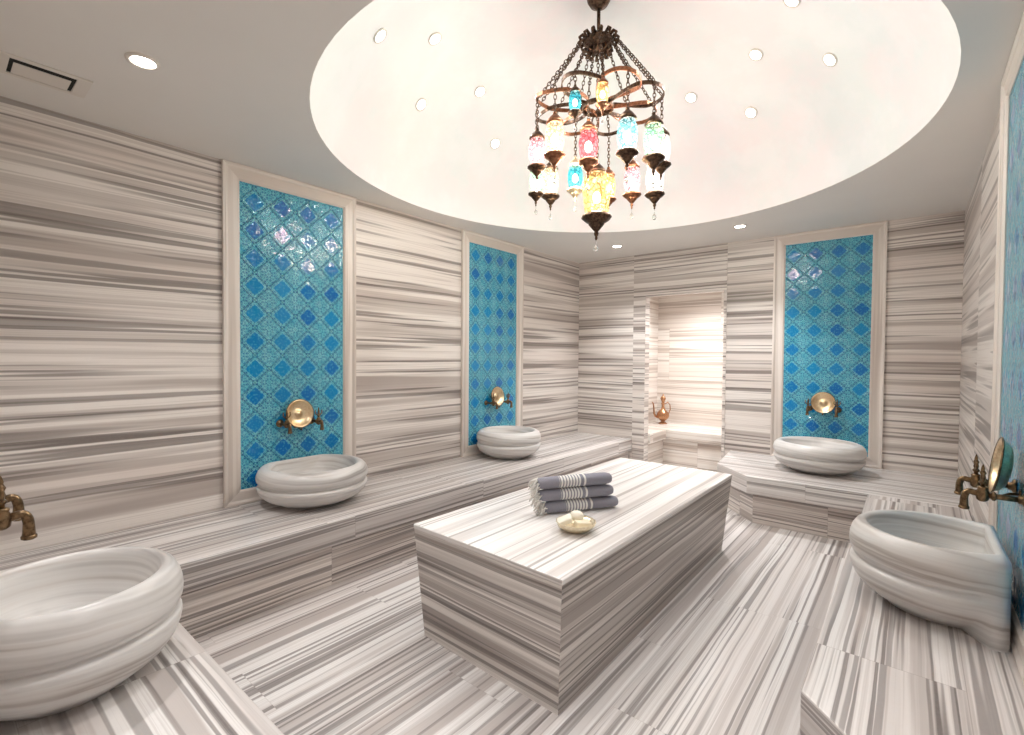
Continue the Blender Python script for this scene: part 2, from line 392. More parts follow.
# ceiling with the round opening
m = MB(); n = 96; pass
x0, x1, y0, y1 = XL-.1, XR+.1, YD-.1, YB+.12
def edge(a):
    dx, dy = cos(a), sin(a); tt = []
    if dx > 1e-9: tt.append((x1-DC.x)/dx)
    if dx < -1e-9: tt.append((x0-DC.x)/dx)
    if dy > 1e-9: tt.append((y1-DC.y)/dy)
    if dy < -1e-9: tt.append((y0-DC.y)/dy)
    k = min(tt); return (DC.x+dx*k, DC.y+dy*k)
corn = [atan2(y-DC.y, x-DC.x) % (2*pi) for x in (x0, x1) for y in (y0, y1)]
angs = sorted([2*pi*k/n for k in range(n)]+corn)
for i, a in enumerate(angs):
    a2 = angs[(i+1) % len(angs)]
    ia, ib = (DC.x+DRX*cos(a), DC.y+DRY*sin(a)), (DC.x+DRX*cos(a2), DC.y+DRY*sin(a2))
    oa, ob = edge(a), edge(a2)
    m.quad([(*ia, H), (*ib, H), (*ob, H), (*oa, H)], [(0, 0)]*4)
    m.quad([(*ib, H+.08), (*ia, H+.08), (*oa, H+.08), (*ob, H+.08)], [(0, 0)]*4)
    m.quad([(*ia, H), (*ia, H+.08), (*ib, H+.08), (*ib, H)], [(0, 0)]*4)
struct(m.build('ceiling', M['ceiling']), 'flat greige ceiling around the white dome')
RISE = 1.2
prof = [(cos(pi/2*i/28), H+RISE*sin(pi/2*i/28)) for i in range(29)]
m = MB(); DM = Matrix.Translation((DC.x, DC.y, 0)) @ Matrix.Diagonal((DRX, DRY, 1, 1)); m.lathe(prof[::-1], DM, 96)
m.lathe([(r*1.03+.01, z+.04) for r, z in prof], DM, 48)
struct(m.build('ceiling_dome', M['dome']), 'large white pearly dome over the heated stone')

# ------------------------------------------------------------------ benches
def bench(label, poly, axis, base_poly, loc):
    o = thing('stone_bench', loc, label, 'bench')
    m = MB(loc); m.prism(poly, ZB-LIP, ZB, axis); m.build('seat_slab', M['bench'], o, (0, 0, 0), bevel=.006)
    m = MB(loc); m.prism(base_poly, 0, ZB-LIP, axis); m.build('plinth', M['plinth'], o, (0, 0, 0))
    return o
bench('long striped marble bench along the left wall under two turquoise panels',
      [(XL+.004, YN+.004), (XLB, YN+.004), (XLB, YB-.012), (XL+.004, YB-.012)], 'y', [(XL+.004, YN+.004), (XLB-.05, YN+.004), (XLB-.05, YB-.012), (XL+.004, YB-.012)], (XL+.004+.4, 3, 0))
bench('near marble bench carrying the large basin at the lower left corner',
      [(XLB, YN+.004), (-.98, YN+.004), (-.98, YNB), (XLB, YNB)], 'x', [(XLB, YN+.004), (-1.02, YN+.004), (-1.02, YNB-.05), (XLB, YNB-.05)], (-1.9, .3, 0))
bench('marble bench along the back wall under the right turquoise panel',
      [(-1.52, 5.12), (-1.15, YRB), (XRB, YRB), (XR-.004, YRB), (XR-.004, YB-.004), (-1.62, YB-.004)], 'x',
      [(-1.42, 5.14), (-1.11, YRB+.06), (XR-.004, YRB+.06), (XR-.004, YB-.004), (-1.5, YB-.004)], (-.6, 5.4, 0))
bench('marble bench along the right wall with a cut-off near corner',
      [(XRB, 1.785), (XR-.004, 1.2), (XR-.004, YRB), (XRB, YRB)], 'y', [(XRB+.05, 1.83), (XR-.004, 1.28), (XR-.004, YRB), (XRB+.05, YRB)], (.03, 3, 0))
ZA = .5
o = thing('stone_bench', (-2.2, 7, 0), 'L-shaped bright marble bench inside the lit alcove', 'bench')
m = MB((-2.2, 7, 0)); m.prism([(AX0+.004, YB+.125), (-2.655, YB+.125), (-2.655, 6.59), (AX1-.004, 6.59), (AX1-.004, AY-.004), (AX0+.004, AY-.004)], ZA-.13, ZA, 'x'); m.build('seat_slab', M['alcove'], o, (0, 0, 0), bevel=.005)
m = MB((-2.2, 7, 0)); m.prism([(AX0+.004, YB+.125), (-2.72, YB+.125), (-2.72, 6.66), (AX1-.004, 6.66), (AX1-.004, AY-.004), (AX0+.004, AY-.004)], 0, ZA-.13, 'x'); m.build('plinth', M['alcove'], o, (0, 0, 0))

# ------------------------------------------------------------------ heated stone in the middle
TB = [(-1.995, 1.69), (-1.118, 1.668), (-1.135, 3.97), (-1.995, 3.97)]
TT = [(-2.108, 1.708), (-1.110, 1.676), (-1.103, 4.095), (-2.075, 4.095)]
tl = (-1.6, 2.85, 0)
o = thing('heated_stone', tl, 'large striped marble block in the middle of the room carrying towels', 'massage table')
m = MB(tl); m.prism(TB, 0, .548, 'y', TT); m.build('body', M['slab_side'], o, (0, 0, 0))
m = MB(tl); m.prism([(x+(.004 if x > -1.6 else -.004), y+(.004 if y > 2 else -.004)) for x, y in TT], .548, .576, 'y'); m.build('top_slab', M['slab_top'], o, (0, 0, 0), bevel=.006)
ZT = .576

# ------------------------------------------------------------------ turquoise panels in marble frames
def panel(label, M4, half=.515, rail=.112, z0=ZB, z1=H-.002):
    """M4: local x along the wall, y out of the wall, z up"""
    o = thing('tile_panel', (0, 0, 0), label, 'tile panel', 'turquoise tile panels in marble frames')
    o.matrix_world = M4
    m = MB()
    R = [(-half, half, z0, z1), (-half+rail, half-rail, z0+rail-.01, z1-rail)]
    d0, d1 = .002, .028
    a, c = R
    O = [(a[0], a[2]), (a[1], a[2]), (a[1], a[3]), (a[0], a[3])]; I = [(c[0], c[2]), (c[1], c[2]), (c[1], c[3]), (c[0], c[3])]
    mid = [(x*.86 + i[0]*.14, z*.86+i[1]*.14) for (x, z), i in zip(O, I)]
    m2 = [(x*.72 + i[0]*.28, z*.72+i[1]*.28) for (x, z), i in zip(O, I)]
    m3 = [(x*.12 + i[0]*.88, z*.12+i[1]*.88) for (x, z), i in zip(O, I)]
    loops = [(O, d0), (O, d1), (mid, d1), (m2, d1-.008), (m3, d1-.008), (I, d1-.018), (I, d0)]
    for (P, p), (Q, q) in zip(loops, loops[1:]):
        for k in range(4):
            k2 = (k+1) % 4; al = 0 if k % 2 == 0 else 1
            pts = [(P[k][0], p, P[k][1]), (P[k2][0], p, P[k2][1]), (Q[k2][0], q, Q[k2][1]), (Q[k][0], q, Q[k][1])]
            m.quad(pts, [(t[2], t[0]+t[1]+3*k) if al else (t[0], t[2]+t[1]+3*k) for t in pts])
    m.build('frame', M['frame'], o, (0, 0, 0))
    m = MB()
    pts = [(I[k][0], d0+.004, I[k][1]) for k in range(4)]
    m.quad(pts, [(t[0]+.1, t[2]) for t in pts]); m.quad([(t[0], 0, t[2]) for t in pts[::-1]], [(0, 0)]*4)
    m.build('tile_field', M['tile'], o, (0, 0, 0))
    return o
def wallM(which, s):
    """frame at wall position s on the floor: x along the wall, y out into the room"""
    if which == 'left': return Matrix(((0, 1, 0, XL), (-1, 0, 0, s), (0, 0, 1, 0), (0, 0, 0, 1)))
    if which == 'right': return Matrix(((0, -1, 0, XR), (1, 0, 0, s), (0, 0, 1, 0), (0, 0, 0, 1)))
    if which == 'back': return Matrix(((-1, 0, 0, s), (0, -1, 0, YB), (0, 0, 1, 0), (0, 0, 0, 1)))
    if which == 'near': return Matrix(((1, 0, 0, s), (0, 1, 0, YN), (0, 0, 1, 0), (0, 0, 0, 1)))
S1, S2, S3, SR, SN = 1.822, 4.117, -.71, 2.80, -2.10
TS = {'left': 0, 'back': 0, 'near': 0, 'right': -.20}
panel('turquoise tile panel on the left wall nearest the air vent', wallM('left', S1))
panel('turquoise tile panel on the left wall farther along, towards the alcove', wallM('left', S2))
panel('turquoise tile panel on the back wall right of the alcove', wallM('back', S3), half=.49)
panel('turquoise tile panel on the right wall seen edge-on at the picture border', wallM('right', SR), half=.53)

# ------------------------------------------------------------------ basins
def basin(label, M4, dist, mat, R=.365, Hb=.272, flat=.03, blk=True):
    """dist: centre to wall; the back is cut flat against the wall"""
    o = thing('marble_basin', (0, 0, 0), label, 'basin', 'round marble basins on the benches')
    o.matrix_world = M4 @ Matrix.Translation((0, dist, ZB))
    pr = [(.0, .0), (.56, .0), (.60, .015), (.62, .05), (.72, .10), (.85, .19), (.935, .30), (.975, .40), (.988, .46), (.985, .495), (.972, .515), (.94, .53), (.937, .555), (.96, .572), (.966, .59), (.958, .606), (.968, .615),
          (.99, .65), (1.0, .72), (.992, .80), (.965, .89), (.92, .96), (.87, .995), (.83, 1.0), (.80, .985), (.775, .95), (.755, .88), (.72, .74), (.65, .60), (.56, .49), (.545, .475), (.50, .455), (.40, .40), (.2, .36), (.03, .35)]
    m = MB(); seg = 72; rings = []
    for q_, (r, z) in enumerate(pr):
        ring = []
        for k in range(seg):
            a = 2*pi*k/seg; x, y = R*max(r, .001)*cos(a), R*max(r, .001)*sin(a)
            outer = q_ < 22
            if outer and blk and y < .0:
                w_ = R*.90; ca, sa = abs(cos(a)), abs(sin(a)); rb = min(w_/max(ca, 1e-6), (dist-flat)/max(sa, 1e-6))
                if rb*sa > .60*(dist-flat) and rb > R*r: x, y = rb*cos(a), rb*sin(a)
            y = max(y, -dist+flat+(0 if outer else .035*min(1, (q_-21)/3)))
            ring.append((x, y, z*Hb))
        rings.append(ring)
    m.grid(rings)
    body = m.build('bowl', mat, o, (0, 0, 0))
    return o
basin('round marble basin under the left wall panel nearest the air vent', wallM('left', 1.81), .303, M['basin'][0], R=.382, Hb=.274, blk=False)
basin('far marble basin in the left wall row, near the alcove', wallM('left', 3.985), .35, M['basin'][1], R=.346, Hb=.285, blk=False)
basin('marble basin on the back bench under the right-hand panel', wallM('back', -.691), .5, M['basin'][2], R=.381, Hb=.274, blk=False)
basin('marble basin with squared back on the right wall bench', wallM('right', 2.775), .225, M['basin'][3], R=.32, Hb=.335, flat=.036)
basin('largest-looking marble basin in the lower left foreground', wallM('near', -2.10), .285, M['basin'][4], R=.31, Hb=.335, blk=False)

# ------------------------------------------------------------------ taps and bathing bowls
def tap():
    """origin on the wall at pipe height; y points out of the wall"""
    o = thing('water_tap', (0, 0, 0), 'x', 'tap', 'bronze taps over the basins')
    Ry = Matrix.Rotation(-pi/2, 4, 'X')     # z -> y
    m = MB(); m.lathe([(0, 0), (.034, 0), (.036, .006), (.03, .012), (.02, .016), (.018, .028), (.0, .03)], Ry, 20)
    m.build('wall_flange', M['bronze'], o, (0, 0, 0))
    m = MB(); m.tube([(0, .02, 0), (0, .125, 0)], .0125, 14)
    m.lathe([(.014, .095), (.02, .10), (.02, .108), (.014, .113)], Ry, 14)
    m.lathe([(.0, -.03), (.012, -.028), (.021, -.02), (.024, 0), (.022, .018), (.017, .026), (.019, .03), (.019, .036), (.012, .04), (.0, .041)], Matrix.Translation((0, .14, 0)), 18)
    m.build('valve_body', M['bronze'], o, (0, 0, 0))
    pts = [(0, .15, .004)]+[(0, .155+.033*sin(a)+.012, .004+.0-.033*(1-cos(a))+.012*sin(2*a)) for a in [pi*i/16 for i in range(1, 9)]]+[(0, .2, -.05), (0, .2, -.066)]
    m = MB(); m.tube(pts, [.014, .0135, .013, .013, .013, .0135, .014, .014, .0145, .0155, .018], 14)
    m.lathe([(.0, -.074), (.014, -.074), (.0195, -.07), (.0195, -.062), (.015, -.058), (.0, -.058)], Matrix.Translation((0, .2, 0)), 16)
    m.build('spout', M['bronze'], o, (0, 0, 0))
    m = MB(); m.lathe([(.0, .036), (.009, .036), (.009, .05), (.014, .054), (.014, .06), (.008, .066), (.011, .078), (.008, .09), (.012, .1), (.006, .112), (.007, .12), (.0025, .134), (.0, .14)], Matrix.Translation((0, .14, 0)), 14)
    for sx in (-1, 1):
        m.tube([(sx*.006, .14, .06), (sx*.026, .14, .074), (sx*.034, .14, .092), (sx*.03, .14, .108)], [.006, .006, .0055, .003], 8)
        m.ball((sx*.03, .14, .108), .006, 8)
    m.build('handle', M['bronze'], o, (0, 0, 0))
    return o
def bowl():
    """shallow brass bowl with a navel, hollow side out; y points out of the wall, origin at the bowl centre on the wall"""
    o = thing('bath_bowl', (0, 0, 0), 'x', 'bowl', 'brass bathing bowls over the basins')
    Rt = Matrix.Translation((0, .030, 0)) @ Matrix.Rotation(RAD(8), 4, 'X') @ Matrix.Rotation(-pi/2, 4, 'X')
    R = .106
    m = MB(); m.lathe([(0, .0), (.05, .001), (.08, .008), (.098, .022), (.104, .036), (.112, .040), (.113, .044), (.104, .043), (.097, .034), (.079, .014), (.052, .006), (.026, .005), (.024, .009), (.015, .016), (0, .018)], Rt, 40)
    m.build('dish', M['brass'], o, (0, 0, 0))
    m = MB(); m.lathe([(.1115, .038), (.1155, .039), (.1165, .043), (.1135, .046), (.1105, .044)], Rt, 40)
    m.build('rim', M['bronze'], o, (0, 0, 0))
    m = MB(); m.tube([(0, .002, -.1), (0, .03, -.103), (0, .055, -.118), (0, .095, -.122), (0, .1, -.108)], .006, 8); m.lathe([(0, 0), (.018, 0), (.018, .006), (0, .007)], Matrix.Translation((0, 0, -.1)) @ Matrix.Rotation(-pi/2, 4, 'X'), 14)
    m.build('wall_hook', M['bronze'], o, (0, 0, 0))
    return o
taps, bowls = tap(), bowl()
TZ, BZ = .985, 1.05
stations = [('left', S1, 'left wall panel by the vent', 'left wall panel nearest the air vent', 'nearer the camera', 'nearer the alcove'),
            ('left', S2, 'far left wall panel', 'far left wall panel towards the alcove', 'nearer the camera', 'nearer the alcove'),
            ('back', S3, 'back wall panel', 'back wall panel', 'on its right side', 'on its left side'),
            ('right', SR, 'right wall panel', 'right wall panel at the picture border', 'farther from the camera', 'nearer the camera'),
            ('near', SN, 'near basin at the left picture border', None, 'nearer the left wall', 'farther from the left wall')]
first = True
for w, s, lt, lb, a, c in stations:
    for sx, side in ((-1, a), (1, c)):
        # local +x runs: left wall -> -Y, right wall -> +Y, back -> -X, near -> +X
        sd = {'left': (c if sx < 0 else a), 'right': (c if sx < 0 else a), 'back': (a if sx < 0 else c), 'near': side}[w]
        o = taps if first else copy_tree(taps); first = False
        o.matrix_world = wallM(w, s+TS[w]) @ Matrix.Translation((sx*.125, .0065 if w != 'near' else 0.0, TZ+{'near': .042, 'right': .02}.get(w, 0))) @ Matrix.Scale(.92 if w == 'near' else .82, 4)
        if w == 'near': o['label'] = 'dark bronze tap above the large foreground basin, ' + sd
        else: o['label'] = 'bronze tap on the %s, %s' % (lt, sd)
    if lb:
        o = bowls if bowls.get('used') is None else copy_tree(bowls); bowls['used'] = 1
        o.matrix_world = wallM(w, s+TS[w]) @ Matrix.Translation((0, .008, BZ+(.045 if w == 'right' else 0))) @ Matrix.Scale(.95, 4)
        o['label'] = 'round shallow brass bowl hanging between taps on the %s' % lb
        if 'used' in o: pass
for o in list(C.objects):
    if 'used' in o: del o['used']

# ------------------------------------------------------------------ chandelier
CX, CY = -1.70, 2.95
ch = thing('chandelier', (CX, CY, 3.98), 'hanging bronze chandelier with many coloured mosaic glass lanterns under the dome', 'chandelier')
O = Vector((CX, CY, 3.98))
def L(p): return Vector(p)-O
m = MB(O); mt = Matrix.Translation((CX, CY, 0))
m.lathe([(0, 3.872), (.022, 3.874), (.03, 3.885), (.06, 3.90), (.078, 3.93), (.084, 3.965), (.075, 4.0), (.078, 4.035), (.0, 4.036)], mt, 28)
m.build('ceiling_rose', M['iron'], ch, (0, 0, 0))
m = MB(O); m.tube([(CX, CY, 3.89), (CX, CY, 3.70)], .012, 10)
m.build('rod', M['iron'], ch, (0, 0, 0))
HZ = 3.655
m = MB(O)
m.lathe([(0, HZ-.075), (.03, HZ-.07), (.06, HZ-.05), (.095, HZ-.02), (.1, HZ), (.085, HZ+.02), (.05, HZ+.04), (.03, HZ+.06), (.012, HZ+.075), (0, HZ+.076)], mt, 28, 14, .06)
for k in range(14):
    a = 2*pi*k/14; d = Vector((cos(a), sin(a), 0)); c0 = Vector((CX, CY, HZ))
    m.tube([c0+d*.08+Vector((0, 0, .01)), c0+d*.115+Vector((0, 0, .03)), c0+d*.135+Vector((0, 0, .012)), c0+d*.125+Vector((0, 0, -.012)), c0+d*.108+Vector((0, 0, -.006))], [.012, .011, .01, .009, .007], 6)
    m.tube([c0+d*.05+Vector((0, 0, -.04)), c0+d*.075+Vector((0, 0, -.085)), c0+d*.095+Vector((0, 0, -.075)), c0+d*.09+Vector((0, 0, -.055))], [.011, .01, .009, .006], 6)
m.build('hub', M['iron'], ch, (0, 0, 0))
# scrolled ring: eight flat petal loops round a small inner ring
RZ, RR = 3.22, .43
def strap(m, pts, w=.022, t=.007, closed=True):
    n = len(pts); rings = []
    for i, p in enumerate(pts):
        d = (pts[(i+1) % n]-pts[i-1]) if closed else (pts[min(i+1, n-1)]-pts[max(i-1, 0)])
        d.normalize(); x = Vector((0, 0, 1)).cross(d).normalized(); z = Vector((0, 0, 1))
        rings.append([p+x*t*a+z*w*c for a, c in ((.5, .5), (-.5, .5), (-.5, -.5), (.5, -.5))])
    if closed: rings.append(rings[0])
    m.grid(rings, smooth=False, cap0=not closed, cap1=not closed)
for k in range(8):
    a0 = 2*pi*k/8+.2; c0 = Vector((CX, CY, RZ)); m = MB(O)
    pts = []
    for i in range(28):
        q = 2*pi*i/28; rr = .255-.185*cos(q); wd = .135*sin(q)*(.62+.38*min(1, max(0, (rr-.1)/.2)))*1.05
        ca, sa = cos(a0), sin(a0)
        pts.append(c0+Vector((ca*rr-sa*wd, sa*rr+ca*wd, .012*sin(2*q))))
    strap(m, pts, .024, .008)
    m.build('petal_loop', M['copper' if k % 2 else 'iron'], ch, (0, 0, 0))
m = MB(O); strap(m, [Vector((CX+.105*cos(2*pi*i/32), CY+.105*sin(2*pi*i/32), RZ-.01)) for i in range(32)], .026, .01); m.build('inner_ring', M['iron'], ch, (0, 0, 0))

def chain(m, a, c, link=.034):
    a, c = Vector(a), Vector(c); d = c-a; n = max(2, int(d.length/(link*.72))); d.normalize()
    x = d.orthogonal().normalized(); y = d.cross(x)
    for i in range(n):
        p = a+(c-a)*((i+.5)/n); e = x if i % 2 else y
        m.tube([p+d*(link*.5*cos(q))+e*(.0095*sin(q)) for q in [2*pi*j/10 for j in range(10)]], .0030, 5, closed=True)

def lantern(pos, glass, cap, scale=1.0, hang=None, big=False, light=6.0, tone=(1, .985, .975)):
    """pos: centre of the glass; hang: list of points from the hub down to the lantern top"""
    P = Vector(pos); s = scale
    m = MB(P)
    if big: pr = [(.045, -.125), (.062, -.12), (.07, -.10), (.078, -.04), (.086, .03), (.09, .07), (.08, .115), (.06, .14), (.042, .15)]
    else: pr = [(.036, -.10), (.046, -.097), (.05, -.085), (.046, -.072), (.053, -.055), (.06, -.02), (.061, .03), (.055, .068), (.046, .08), (.05, .09), (.046, .1), (.036, .104)]
    T = Matrix.Translation(P)
    m.lathe([(r*s, z*s) for r, z in pr], T, 24)
    o = m.build('lantern', glass, ch, L(P))
    zt, zb_ = pr[-1][1]*s, pr[0][1]*s
    m = MB(P)
    m.lathe([(r*s, zt+(z-.004)*s) for r, z in ((.05, 0), (.056, .004), (.054, .014), (.045, .026), (.03, .044), (.018, .054), (.012, .064), (.0145, .07), (.008, .078), (0, .08))], T, 20)
    m.lathe([(r*s, zt+(z-.006)*s) for r, z in ((0.03, .004), (.05, 0.0), (.05, .004), (.03, .008))], T, 20)
    m.build('top_cap', cap, o, (0, 0, 0))
    k = 1.34 if big else 1.0
    m = MB(P)
    m.lathe([(r*s*k, zb_+(z*k+.004)*s) for r, z in ((0, -.105), (.004, -.104), (.0065, -.096), (.005, -.088), (.009, -.082), (.0115, -.073), (.008, -.066), (.017, -.056), (.033, -.036), (.036, -.033), (.034, -.029), (.052, -.018), (.066, -.006), (.068, 0), (.064, .008), (.055, .014), (.048, .016), (.03, .014), (0, .012))], T, 28, 14, .025)
    m.build('bottom_cap', cap, o, (0, 0, 0))
    m = MB(P); zz = zb_-.10*s*k
    m.tube([P+Vector((0, 0, zz)), P+Vector((0, 0, zz-.03*s))], .0016, 5); 
    m.lathe([(0, zz-.075*s), (.008*s, zz-.071*s), (.015*s, zz-.058*s), (.014*s, zz-.047*s), (.005*s, zz-.033*s), (0, zz-.03*s)], T, 10)
    m.build('pendant_drop', M['drop'], o, (0, 0, 0))
    m = MB(P); m.ball(P+Vector((0, 0, .0)), .024*s, 12, (1, 1, 1.5)); m.build('bulb', M['bulb'], o, (0, 0, 0))
    m = MB(P)
    for a, c in zip(hang, hang[1:]): chain(m, a, c)
    m.build('chain', M['iron'], o, (0, 0, 0))
    ld = bpy.data.lights.new('lantern_glow', 'POINT'); ld.energy = light*1.75; ld.color = tone; ld.shadow_soft_size = .05
    lo = bpy.data.objects.new('lantern_glow', ld); C.objects.link(lo); lo.location = P
    return o
LAN = [  # angle, radius, glass-centre height, glass, cap, scale
 (-99, .42, 2.865, 'cream', 'copper', 1.0), (-132, .42, 2.87, 'pink', 'iron', .95), (-73, .25, 2.844, 'red', 'copper', 1.0), (-35, .42, 2.83, 'cyan', 'iron', 1.0),
 (-4, .42, 2.85, 'green', 'iron', 1.05), (22, .42, 2.865, 'white', 'iron', .95), (48, .42, 2.74, 'white', 'iron', 1.0), (82, .42, 2.81, 'pink', 'copper', 1.0),
 (108, .42, 2.80, 'amber', 'copper', .9), (152, .30, 2.83, 'teal', 'brass', .9), (174, .42, 2.80, 'cream', 'iron', 1.0), (-150, .42, 2.72, 'green', 'iron', .8),
 (-79, .42, 3.05, 'teal', 'iron', .62), (-56, .40, 3.085, 'amber', 'copper', .62)]
for ang, r, z, g, cp, s in LAN:
    a = RAD(ang); P = Vector((CX+r*cos(a), CY+r*sin(a), z)); top = P+Vector((0, 0, .17*s))
    hp = [Vector((CX+.12*cos(a), CY+.12*sin(a), HZ-.005)), Vector((CX+max(r, .3)*cos(a), CY+max(r, .3)*sin(a), RZ+.01)), top]
    if r < .3: hp = [Vector((CX+.09*cos(a), CY+.09*sin(a), HZ-.05)), Vector((CX+r*cos(a), CY+r*sin(a), RZ)), top]
    lantern(P, GL[g], M[cp], s, hp, light=4.0 if s > .7 else 2.0)
P = Vector((CX, CY, 2.60))
lantern(P, GL['amber'], M['iron'], 1.12, [Vector((CX, CY, HZ-.07)), Vector((CX, CY, RZ)), P+Vector((0, 0, .25))], big=True, light=8.0)

# ------------------------------------------------------------------ lights set in dome and ceiling
def dome_light(label, p):
    o = thing('dome_light', p, label, 'ceiling light', 'small round lights set in the dome')
    c = Vector((DC.x, DC.y, H)); d = Vector(p)-c
    nrm = -Vector((d.x/DRX**2, d.y/DRY**2, d.z/RISE**2)).normalized()
    o.rotation_euler = nrm.to_track_quat('Z', 'Y').to_euler()
    m = MB(); m.lathe([(.040, -.004), (.052, -.002), (.053, .006), (.046, .009), (.040, .006)], Matrix(), 24); m.build('trim_ring', M['white_metal'], o, (0, 0, 0))
    m = MB(); m.lathe([(0, -.002), (.041, -.002), (.041, .004), (0, .0045)], Matrix(), 24); m.build('diffuser', M['star'], o, (0, 0, 0))
    ld = bpy.data.lights.new('dome_spot', 'SPOT'); ld.energy = 14; ld.spot_size = RAD(110); ld.spot_blend = .8; ld.shadow_soft_size = .04; ld.color = (1, .99, .99)
    lo = bpy.data.objects.new('dome_spot', ld); C.objects.link(lo); lo.location = Vector(p)+nrm*.02; lo.rotation_euler = (-nrm).to_track_quat('Z', 'Y').to_euler()
ZO = 1.5
DL = [((-2.646, 1.858, 2.034), 'small round dome light farthest to the left, near the dome rim'),
      ((-2.642, 2.311, 2.242), 'small dome light in the upper left, second from the left on top'),
      ((-3.071, 2.543, 2.015), 'small dome light left of the chandelier, below the upper left pair'),
      ((-2.851, 2.993, 2.232), 'small dome light left of the chandelier, nearest to its chains on that side'),
      ((-3.077, 3.439, 2.013), 'faint small dome light lowest on the left of the chandelier'),
      ((-0.948, 3.957, 2.263), 'small dome light right of the chandelier, left one of the upper right pair'),
      ((-0.477, 3.924, 2.031), 'small dome light farthest to the right in the dome'),
      ((-1.524, 4.231, 2.252), 'small dome light just right of the chandelier ring'),
      ((-1.086, 4.407, 2.055), 'faint small dome light lowest on the right of the chandelier'),
      ((-0.639, 3.521, 2.271), 'small dome light cut by the top picture border')]
for p, l in DL: dome_light(l, (p[0], p[1], p[2]+ZO-.004))

def downlight(label, x, y, power=60.0, aim=None, z=H, size=100):
    o = thing('ceiling_light', (x, y, z), label, 'ceiling light', 'round recessed ceiling lights')
    m = MB(); m.lathe([(.046, .002), (.046, -.004), (.05, -.009), (.058, -.010), (.066, -.006), (.067, .0)], Matrix(), 28)
    m.build('trim_ring', M['white_metal'], o, (0, 0, 0))
    m = MB(); m.lathe([(0, -.006), (.046, -.006), (.047, -.001), (0, -.001)], Matrix(), 28); m.build('diffuser', M['lamp'], o, (0, 0, 0))
    ld = bpy.data.lights.new('downlight_beam', 'SPOT'); ld.energy = power; ld.spot_size = RAD(size); ld.spot_blend = .9; ld.shadow_soft_size = .05; ld.color = (1, .99, .985)
    lo = bpy.data.objects.new('downlight_beam', ld); C.objects.link(lo); lo.location = (x, y, z-.02)
    return o
downlight('round recessed ceiling light at upper left near the air vent', -2.738, .647, 38)
downlight('round recessed ceiling light above the alcove, just right of the chandelier tip', -2.767, 5.296)
downlight('round recessed ceiling light above the back wall, left of the right-hand panel', -1.379, 5.256)
downlight('unseen round ceiling light added over the near right corner', -.2, .55, 45)  # assumed lamp out of view, added to light the near right end
downlight('unseen round ceiling light added over the near wall', -1.3, .75, 22)  # also out of view, added as weak light on the near bench
downlight('unseen round ceiling light added over the entrance', -.2, -.7)  # unseen lamp added to light the recess behind the camera
downlight('round lamp in the alcove ceiling', -2.2, 6.6, 80, z=2.6, size=150)

# air vent
vl = (-3.25, .37, H)
o = thing('air_vent', vl, 'square white air vent with dark slots in the ceiling, upper left', 'vent')
m = MB(); n_ = .006
def slab(x0, x1, y0, y1, z0, z1): m.box((x0, y0, z0), (x1, y1, z1))
for q in ((-.115, -.088, -.17, .17), (.088, .115, -.17, .17)): slab(q[0], q[1], q[2], q[3], -.008, .0)
for q in ((-.17, -.115), (.115, .17)): slab(-.088, .088, q[0], q[1], -.008, .0)
m.build('frame', M['white_metal'], o, (0, 0, 0), bevel=.002)
m = MB(); slab(-.088, .088, -.115, .115, -.0015, -.0005); m.build('slot_shadow', M['black'], o, (0, 0, 0))  # flat black sheet, the shade inside the slot put into its colour
m = MB(); slab(-.087, .040, -.100, .100, -.006, -.002); m.build('louvre_blade', M['white_metal'], o, (0, 0, 0), bevel=.002)

# ------------------------------------------------------------------ towels, soap dish, ewer
def towel(label, c, ang, seed, r=.0375, ln=.47):
    rnd = random.Random(seed)
    o = thing('rolled_towel', (c[0], c[1], c[2]), label, 'towel', 'rolled grey towels on the stone', rz=ang)
    m = MB(); seg = 28; nx = 26; rings = []
    def rad(a, x): return r*(1+.035*sin(2*a+seed+x*3)+.02*sin(5*a+x*7))
    for i in range(nx+1):
        x = -ln/2+ln*i/nx; e = min(i, nx-i); k = 1 if e > 1 else (.93 if e == 1 else .80)
        rings.append([(x, k*rad(a, x)*cos(a)*1.05, k*rad(a, x)*sin(a)*.95) for a in [2*pi*q/seg for q in range(seg)]])
    # loose outer edge of the cloth: a step that runs along the roll
    m.grid(rings, uvf=lambda i, k: (ln*i/nx, .26*k/seg))
    for ring, sgn in ((rings[0], -1), (rings[-1], 1)):   # spiral-rolled ends
        prev = ring
        for q, dx in ((.82, .006), (.7, -.004), (.52, .006), (.4, -.004), (.2, .004)):
            x = ring[0][0]
            nr = [(x+sgn*dx, p[1]*q, p[2]*q) for p in ring]
            m.grid([prev, nr] if sgn < 0 else [prev, nr], uvf=lambda i, k: (.01, .26*k/seg)); prev = nr
        m.quad(prev, [(.01, .01)]*len(prev), True)
    m.build('roll', M['towel'], o, (0, 0, 0))
    m = MB()
    for k in range(34):      # knotted white tassels spilling from the left end
        a = rnd.uniform(0, 2*pi); q = r*rnd.uniform(.3, 1.02); p = Vector((-ln/2+.004, q*cos(a), q*sin(a)))
        l = rnd.uniform(.04, .085); pts = [p]
        d = Vector((-1, rnd.uniform(-.5, .5), rnd.uniform(-.5, .6))).normalized()
        for s_ in range(1, 6):
            d = (d+Vector((0, rnd.uniform(-.25, .25), -.33+rnd.uniform(-.25, .25)))).normalized(); p = p+d*(l/5); p.z = max(p.z, -c[2]+ZT+.004); pts.append(p.copy())
        m.tube(pts, [.0032, .0034, .0036, .0034, .0044, .002], 5)
    tag(m.build('fringe', M['fringe'], o, (0, 0, 0)), 'white knotted fringe', kind='stuff')
    return o
ta = atan2(.399, .258)
dx, dy = cos(ta), sin(ta)
bc = Vector((-1.535, 2.515)); nrm2 = Vector((-sin(ta), cos(ta)))
